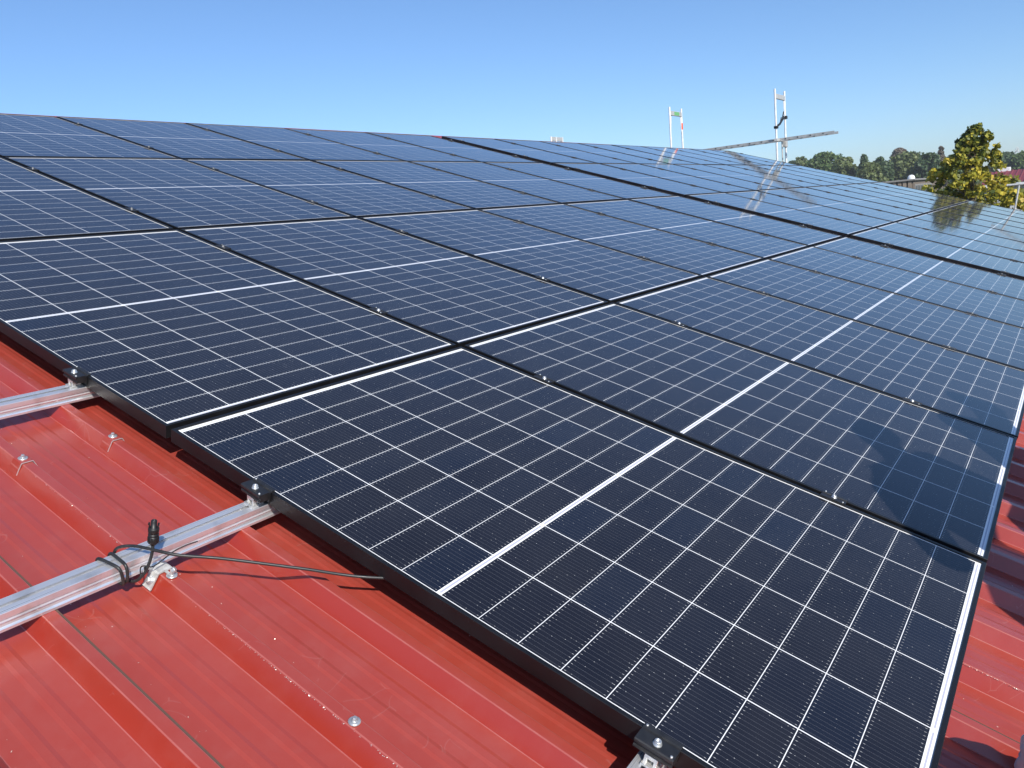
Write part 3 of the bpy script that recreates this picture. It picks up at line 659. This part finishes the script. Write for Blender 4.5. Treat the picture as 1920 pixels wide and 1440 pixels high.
# ------------------------------------------------------------------ trees
def leaf_mat(name, cols, trans=.35):
    m, t, b = new_mat(name); t.nodes.remove(b); out = [n for n in t.nodes if n.type == 'OUTPUT_MATERIAL'][0]
    at = t.nodes.new('ShaderNodeAttribute'); at.attribute_name = 'tone'
    rp = t.nodes.new('ShaderNodeValToRGB'); el = rp.color_ramp.elements
    el[0].position, el[0].color = 0, (*cols[0], 1); el[1].position, el[1].color = 1, (*cols[-1], 1)
    for i, c_ in enumerate(cols[1:-1]): e = el.new((i + 1) / (len(cols) - 1)); e.color = (*c_, 1)
    t.links.new(at.outputs['Fac'], rp.inputs[0])
    d = t.nodes.new('ShaderNodeBsdfPrincipled'); d.inputs['Roughness'].default_value = .5; d.inputs['Specular IOR Level'].default_value = .35; t.links.new(rp.outputs[0], d.inputs['Base Color'])
    tr = t.nodes.new('ShaderNodeBsdfTranslucent'); t.links.new(rp.outputs[0], tr.inputs['Color'])
    mx = t.nodes.new('ShaderNodeMixShader'); mx.inputs[0].default_value = trans; t.links.new(d.outputs[0], mx.inputs[1]); t.links.new(tr.outputs[0], mx.inputs[2]); t.links.new(mx.outputs[0], out.inputs[0])
    return m
M_BARK = plain('bark', (.11, .085, .06), .9, var=.3, vscale=12)
L_OAK = leaf_mat('oak_leaves', [(.055, .100, .030), (.115, .175, .055), (.200, .265, .095)])
L_OLIVE = leaf_mat('olive_leaves', [(.080, .110, .036), (.155, .195, .070), (.255, .290, .115)])
L_DARK = leaf_mat('dark_leaves', [(.042, .080, .034), (.085, .135, .058), (.150, .205, .090)])
L_BROWN = leaf_mat('brown_leaves', [(.15, .13, .095), (.26, .22, .17), (.36, .31, .25)])
L_LINDEN = leaf_mat('linden_leaves', [(.030, .050, .012), (.075, .105, .020), (.26, .26, .035), (.60, .50, .060), (.58, .42, .055)], .30)
def leaves(centres, n_per, size, rng, tone_fn, up_bias=.3):
    vs_, fs, tn = [], [], []
    for (c_, rad) in centres:
        for _ in range(n_per):
            d = Vector((rng.gauss(0, 1), rng.gauss(0, 1), rng.gauss(0, 1))).normalized() * rad * rng.random() ** .45
            d.z *= .8; p_ = c_ + d
            nrm = (d.normalized() * .7 + Vector((rng.gauss(0, .6), rng.gauss(0, .6), up_bias + rng.gauss(0, .5)))).normalized()
            a = nrm.orthogonal().normalized(); a.rotate(__import__('mathutils').Quaternion(nrm, rng.uniform(0, 6.28))); b_ = nrm.cross(a)
            L = size * rng.uniform(.65, 1.25); Wd = L * rng.uniform(.32, .48); i0 = len(vs_)
            vs_ += [(p_ - a * L * .5)[:], (p_ + b_ * Wd - nrm * L * .06)[:], (p_ + a * L * .55 - nrm * L * .12)[:], (p_ - b_ * Wd - nrm * L * .06)[:]]
            fs.append((i0, i0 + 1, i0 + 2, i0 + 3)); t_ = tone_fn(p_, d / rad, rng); tn.append(min(max(t_, 0), 1))
    return vs_, fs, tn
def crown_obj(name, data, mat, parent):
    vs_, fs, tn = data; me = bpy.data.meshes.new(name); me.from_pydata(vs_, [], fs)
    at = me.attributes.new('tone', 'FLOAT', 'FACE'); at.data.foreach_set('value', tn); me.materials.append(mat); me.update()
    o = bpy.data.objects.new(name, me); C.objects.link(o); o.parent = parent; return o
def tree(label, x, y, h, r, mat, seed, lower=.22, shape='dome', clumps=70, n_per=42, size=.75, name='tree', cat='tree', group='trees beyond the far gable', tone=None):
    rng = random.Random(seed); t = thing(name, label, cat, Matrix.Translation((x, y, 0)), group)
    mb = MB(); lean = Vector((rng.uniform(-.03, .03), rng.uniform(-.03, .03), 1))
    tr = r * .085 + .03
    mb.tube([lean * (h * q) for q in (0, .25, .5, .75, .92)], [tr, tr * .8, tr * .55, tr * .3, tr * .1], 8)
    cs = []
    for i in range(clumps):
        for _ in range(30):
            f = rng.uniform(lower, 1.0)
            if shape == 'dome': w_ = math.sqrt(max(0, 1 - ((f - .52) / .50) ** 2)) if f > .52 else .72 + .28 * (f - lower) / max(.52 - lower, .01)
            elif shape == 'cone': w_ = (1 - f) ** .75 * 1.25 if f > .38 else 1.0
            else: w_ = (1 - abs(f - .55) / .5)
            w_ = min(w_, 1.0)
            q = math.sqrt(rng.random()); a = rng.uniform(0, 6.283)
            if w_ > .03: break
        cr = r * rng.uniform(.17, .30) * (.6 + .4 * w_)
        cs.append((Vector((math.cos(a) * q * max(r * w_ - cr * .55, 0), math.sin(a) * q * max(r * w_ - cr * .55, 0), f * h - cr * .45)) + lean * 0, cr))
    for c_, cr in cs[::4]:
        st = lean * min(max(c_.z * .55, .15 * h), .8 * h); mb.tube([st, (st + c_) * .5 + Vector((0, 0, .1 * r)), c_], [tr * .35, tr * .22, tr * .06], 5)
    mb.build('trunk', M_BARK, t)
    tone = tone or (lambda p_, d, g: .5 + .25 * g.gauss(0, 1) + .12 * mn.noise(p_ * (1.1 / r) * 2))
    crown_obj('crown', leaves(cs, n_per, size, rng, tone), mat, t); return t
S = 2.2
def far(px_, py_, pz, k=S): return (-.987 + (px_ + .987) * k, -.144 + (py_ + .144) * k, 6.147 + (pz - 6.147) * k)
FT_ = [('small dark tree peeping over the roof edge, leftmost of the treeline', (124.0, 35.5, 11.5), 2.2, L_DARK, 'dome'),
       ('small pale olive tree standing left of the big domed green tree', (119.5, 33.2, 11.66), 2.5, L_OLIVE, 'dome'),
       ('broad domed dark green tree, the largest at left of the treeline', (100.9, 25.15, 10.95), 4.4, L_OAK, 'dome'),
       ('lighter olive tree against the right flank of the domed green tree', (96.6, 21.9, 9.95), 3.1, L_OLIVE, 'dome'),
       ('dark green tree with two narrow tips in the middle of the treeline', (95.0, 19.55, 9.95), 2.2, L_DARK, 'cone'),
       ('low olive tree to the right of the twin tipped tree', (89.3, 17.8, 8.9), 2.2, L_OLIVE, 'dome'),
       ('dark tree at the left foot of the broad olive tree', (97.3, 18.2, 9.5), 2.1, L_DARK, 'dome'),
       ('broad olive green tree above the brown building', (101.7, 16.35, 9.9), 4.6, L_OLIVE, 'dome'),
       ('brownish half bare tree rising behind the broad olive tree', (112.4, 18.9, 10.9), 3.5, L_BROWN, 'dome'),
       ('dark green tree just left of the yellow tree', (98.1, 13.5, 9.5), 2.5, L_DARK, 'dome'),
       ('tall greyish tree with a thin top close behind the yellow tree', (106.2, 13.4, 10.4), 2.2, L_BROWN, 'cone'),
       ('mid green tree mostly hidden behind the yellow tree', (108.3, 12.0, 9.2), 3.4, L_OAK, 'dome'),
       ('dark bluish tree right of the yellow tree, above the red roof', (123.7, 8.1, 9.2), 3.0, L_DARK, 'dome'),
       ('dark tree behind the red roof next to the pylon', (118.8, 6.0, 8.95), 3.2, L_OAK, 'dome'),
       ('dark tree at the extreme right edge of the treeline', (118.9, 3.6, 8.6), 3.4, L_DARK, 'dome')]
for i, (lb, p_, r_, m_, shp) in enumerate(FT_):
    x, y, z = far(*p_); r_ *= 1.7 if m_ is not L_BROWN else 1.15
    tree(lb, x, y, z, r_, m_, 40 + i, lower=.12, shape=shp, clumps=int(70 + 22 * r_), n_per=50, size=.80)
# undergrowth closing the gaps under the far trees: one leafy mass, higher to the left
rng = random.Random(77); cs = []
for i in range(330):
    yy = rng.uniform(3, 39); px_, py_, _ = far(106 + rng.uniform(-4, 14), yy, 0); top = 7.0 + 4.3 * max(0, (yy - 14) / 24.0)
    cs.append((Vector((px_, py_, rng.uniform(.5, top))), rng.uniform(1.5, 2.6)))
us = leaves(cs, 56, .9, rng, lambda p_, d, g: .40 + .30 * g.gauss(0, 1) + .25 * mn.noise(p_ * .12))
ug = crown_obj('undergrowth', us, L_OAK, None); tag(ug, kind='stuff')

def linden():
    rng = random.Random(3); H = 7.95; t = thing('linden_tree', 'young tree with yellow and green autumn leaves, tall and pointed, close beyond the roof', 'tree', Matrix.Translation((28.88, 2.72, 0)))
    mb = MB(); mb.tube([(0, 0, 0), (.02, .0, 2.0), (-.03, .02, 4.5), (0, 0, 6.6), (.03, 0, 7.6)], [.11, .09, .065, .035, .01], 10)
    cs = []
    def width(z):
        pts = [(2.0, 1.0), (3.0, 1.5), (4.6, 1.72), (5.4, 1.66), (5.9, 1.45), (6.5, 1.15), (7.0, .80), (7.45, .42), (7.95, .07)]
        for (a, wa), (b_, wb) in zip(pts[:-1], pts[1:]):
            if z <= b_: return wa + (wb - wa) * (z - a) / (b_ - a)
        return .05
    for i in range(330):
        z = 2.0 + 5.85 * rng.random() ** .82; w_ = width(z); a = rng.uniform(0, 6.283); q = rng.random() ** .42
        cr = (.16 + .12 * rng.random()) * (.55 + .45 * min(w_ / 1.2, 1))
        lump = 1 + .42 * mn.noise(Vector((math.cos(a) * 1.8, math.sin(a) * 1.8, z * 1.3)))
        rr = q * max(w_ * lump - cr * .4, .02); cs.append((Vector((math.cos(a) * rr, math.sin(a) * rr, z)), cr * .85))
    for dy in (-.62, .42, .80):                       # secondary tips
        z0 = {-.62: 7.10, .42: 7.40, .80: 6.75}[dy]
        for k in range(4): cs.append((Vector((rng.uniform(-.2, .1), dy + rng.uniform(-.05, .05), z0 - .16 * k)), .10 + .03 * k))
    for c_, cr in cs[::4]:
        st = Vector((0, 0, max(c_.z - .5 - .5 * math.hypot(c_.x, c_.y), 1.6))); mb.tube([st, (st + c_) * .5 + Vector((0, 0, .05)), c_], [.022, .013, .004], 5)
    mb.build('trunk', M_BARK, t)
    yel = {}
    def tone(p_, d, g):
        n1 = mn.noise(p_ * 1.25 + Vector((4, 2, 0))) * .9 + mn.noise(p_ * 3.4) * .75
        base = .58 - .17 * max(p_.z - 6.3, 0) + .40 * n1
        return base + .16 * g.gauss(0, 1)
    crown_obj('crown', leaves(cs, 40, .135, rng, tone, .15), L_LINDEN, t)
    # low spreading bush of the same leaf at its foot
    return t
linden()
# lower yellow shrubs in front of the tree, spreading to the right
def shrub(label, x, y, h, r, seed):
    t = thing('shrub', label, 'shrub', Matrix.Translation((x, y, 0)), 'yellowing shrubs round the pointed tree'); rng = random.Random(seed); cs = []
    mb = MB()
    for i in range(90):
        z = h * (.35 + .65 * rng.random()); w_ = r * math.sqrt(max(0.02, 1 - ((z / h - .55) / .5) ** 2)); a = rng.uniform(0, 6.283); q = rng.random() ** .5
        cs.append((Vector((math.cos(a) * q * w_, math.sin(a) * q * w_, z)), rng.uniform(.16, .28)))
    for c_, cr in cs[::5]: mb.tube([(0, 0, 0), (c_.x * .4, c_.y * .4, c_.z * .6), c_[:]], [.04, .022, .006], 5)
    mb.build('stem', M_BARK, t)
    crown_obj('crown', leaves(cs, 26, .160, rng, lambda p_, d, g: .55 + .35 * mn.noise(p_ * 1.6) + .2 * g.gauss(0, 1), .15), L_LINDEN, t)
shrub('yellow leaved shrub right of the pointed tree, in front of the red roof', 28.2, 1.55, 5.85, 1.05, 21)
shrub('yellow leaved shrub left of the pointed tree, by the brown building', 28.0, 4.05, 5.65, .75, 22)

# ------------------------------------------------------------------ buildings beyond
def brown():
    b = thing('timber_building', 'flat roofed building clad in pale brown slats, partly behind the solar array', 'building', Matrix.Translation((58.3, 8.95, 0)))
    m = plain('slat_wood', (.27, .215, .165), .85, var=.2, vscale=3); mw = plain('dark_glass', (.03, .035, .04), .12, 0, .6); mg = plain('grey_trim', (.24, .225, .205), .6)
    mb = MB(); mb.box(0, 14, 0, 14, 0, 6.43); mb.build('wall', plain('inner_wall', (.16, .13, .10), .9), b)
    mb = MB()
    for k in range(44): mb.box(-.07, -.002, .12 + k * .31, .12 + k * .31 + .21, .3, 6.44, bev=.01)
    mb.build('cladding', m, b)
    mb = MB(); mb.box(-.16, 14.2, -.14, 14.2, 6.44, 6.56, bev=.03); mb.build('roof', mg, b)
    for k in range(7):
        f = MB(); f.box(.35 + k * 1.05, 1.25 + k * 1.05, -.07, -.003, 3.6, 6.2, bev=.01); fo = f.build('window', mg, b)
        p_ = MB(); p_.box(.42 + k * 1.05, 1.18 + k * 1.05, -.085, -.072, 3.7, 6.1); p_.build('pane', mw, fo)
    v = MB(); v.lathe([(.24, 6.555), (.24, 6.62), (.21, 6.74), (.13, 6.82), (.002, 6.85)], 16, 0, Matrix.Translation((.7, .25, 0))); v.build('roof_dome', M_BACK, b)
    v = MB(); v.box(.2, .8, 3.2, 4.1, 6.58, 6.74, bev=.02); v.lathe([(.05, 6.7), (.05, 7.0)], 10, 0, Matrix.Translation((.5, 3.6, 0))); v.build('roof_vent', M_BACK, b)
    v = MB(); v.lathe([(.07, 6.58), (.07, 6.9), (.10, 6.9), (.10, 6.98)], 10, 0, Matrix.Translation((.5, 6.6, 0))); v.build('roof_pipe', M_BACK, b)
brown()
def redhouse():
    b = thing('red_roofed_shed', 'long pale shed under a shallow red metal roof, behind the yellow tree', 'building', Matrix.Translation((43.9, -9.0, 0)))
    mr = plain('far_red_sheet', (.20, .036, .042), .6, var=.15, vscale=1.5)
    mb = MB(); mb.box(.35, 9.4, .3, 12.75, 0, 5.74); mb.build('wall', plain('pale_wall', (.50, .51, .52), .8, var=.08, vscale=2), b)
    pr_ = []; k = 0
    while k * .25 < 13.0: pr_ += [(k * .25, 0), (k * .25 + .02, .035), (k * .25 + .06, .035), (k * .25 + .08, 0)]; k += 1
    mb = MB()
    n_ = len(pr_); v = [(0, p_, 5.82 + q) for p_, q in pr_] + [(4.9, p_, 6.42 + q) for p_, q in pr_] + [(9.8, p_, 5.82 + q) for p_, q in pr_]
    mb.add(v, [(i, i + 1, n_ + i + 1, n_ + i) for i in range(n_ - 1)] + [(n_ + i, n_ + i + 1, 2 * n_ + i + 1, 2 * n_ + i) for i in range(n_ - 1)]); mb.build('roof', mr, b, fix=False)
    mb = MB(); mb.box(-.06, .02, 0, 13.0, 5.66, 5.80, bev=.01); mb.build('gutter', M_TUBE, b)
    for yy, dx in ((10.6, 4.6), (11.9, 4.7)): mb = MB(); mb.box(dx, dx + .5, yy, yy + .6, 6.36, 6.60, bev=.03); mb.build('roof_vent', M_BACK, b)
redhouse()
# lattice pylon far off
py = thing('pylon', 'tiny grey lattice pylon on the horizon above the trees at right', 'pylon', Matrix.Translation((398.4, 22.2, 0)))
mb = MB()
for sx in (-1, 1):
    for sy in (-1, 1): mb.tube([(sx * 1.6, sy * 1.6, 0), (sx * .7, sy * .7, 14.5), (sx * .12, sy * .12, 17.6)], .09, 5)
for k in range(9):
    z0, z1 = k * 1.9, k * 1.9 + 1.9; w0, w1 = 1.6 - .062 * z0, 1.6 - .062 * z1
    for s_ in (-1, 1): mb.tube([(-w0, s_ * w0, z0), (w1, s_ * w1, z1)], .05, 4); mb.tube([(s_ * w0, w0, z0), (s_ * w1, -w1, z1)], .05, 4)
mb.build('mast', M_GALV, py)
mb = MB()
for z in (13.2, 15.4): mb.tube([(0, -2.4, z), (0, 0, z + .35), (0, 2.4, z)], .08, 5)
mb.build('cross_arm', M_GALV, py)

# ------------------------------------------------------------------ thin autumn haze
mh = bpy.data.materials.new('thin_haze'); mh.use_nodes = True; th_ = mh.node_tree; th_.nodes.clear()
ho = th_.nodes.new('ShaderNodeOutputMaterial'); pv = th_.nodes.new('ShaderNodeVolumePrincipled')
pv.inputs['Color'].default_value = (.90, .94, 1.0, 1); pv.inputs['Density'].default_value = .00032; pv.inputs['Anisotropy'].default_value = .0
th_.links.new(pv.outputs[0], ho.inputs['Volume'])
mb = MB(); mb.box(-60, 700, -320, 320, -1.0, 30.0); tag(mb.build('haze', mh), kind='stuff')
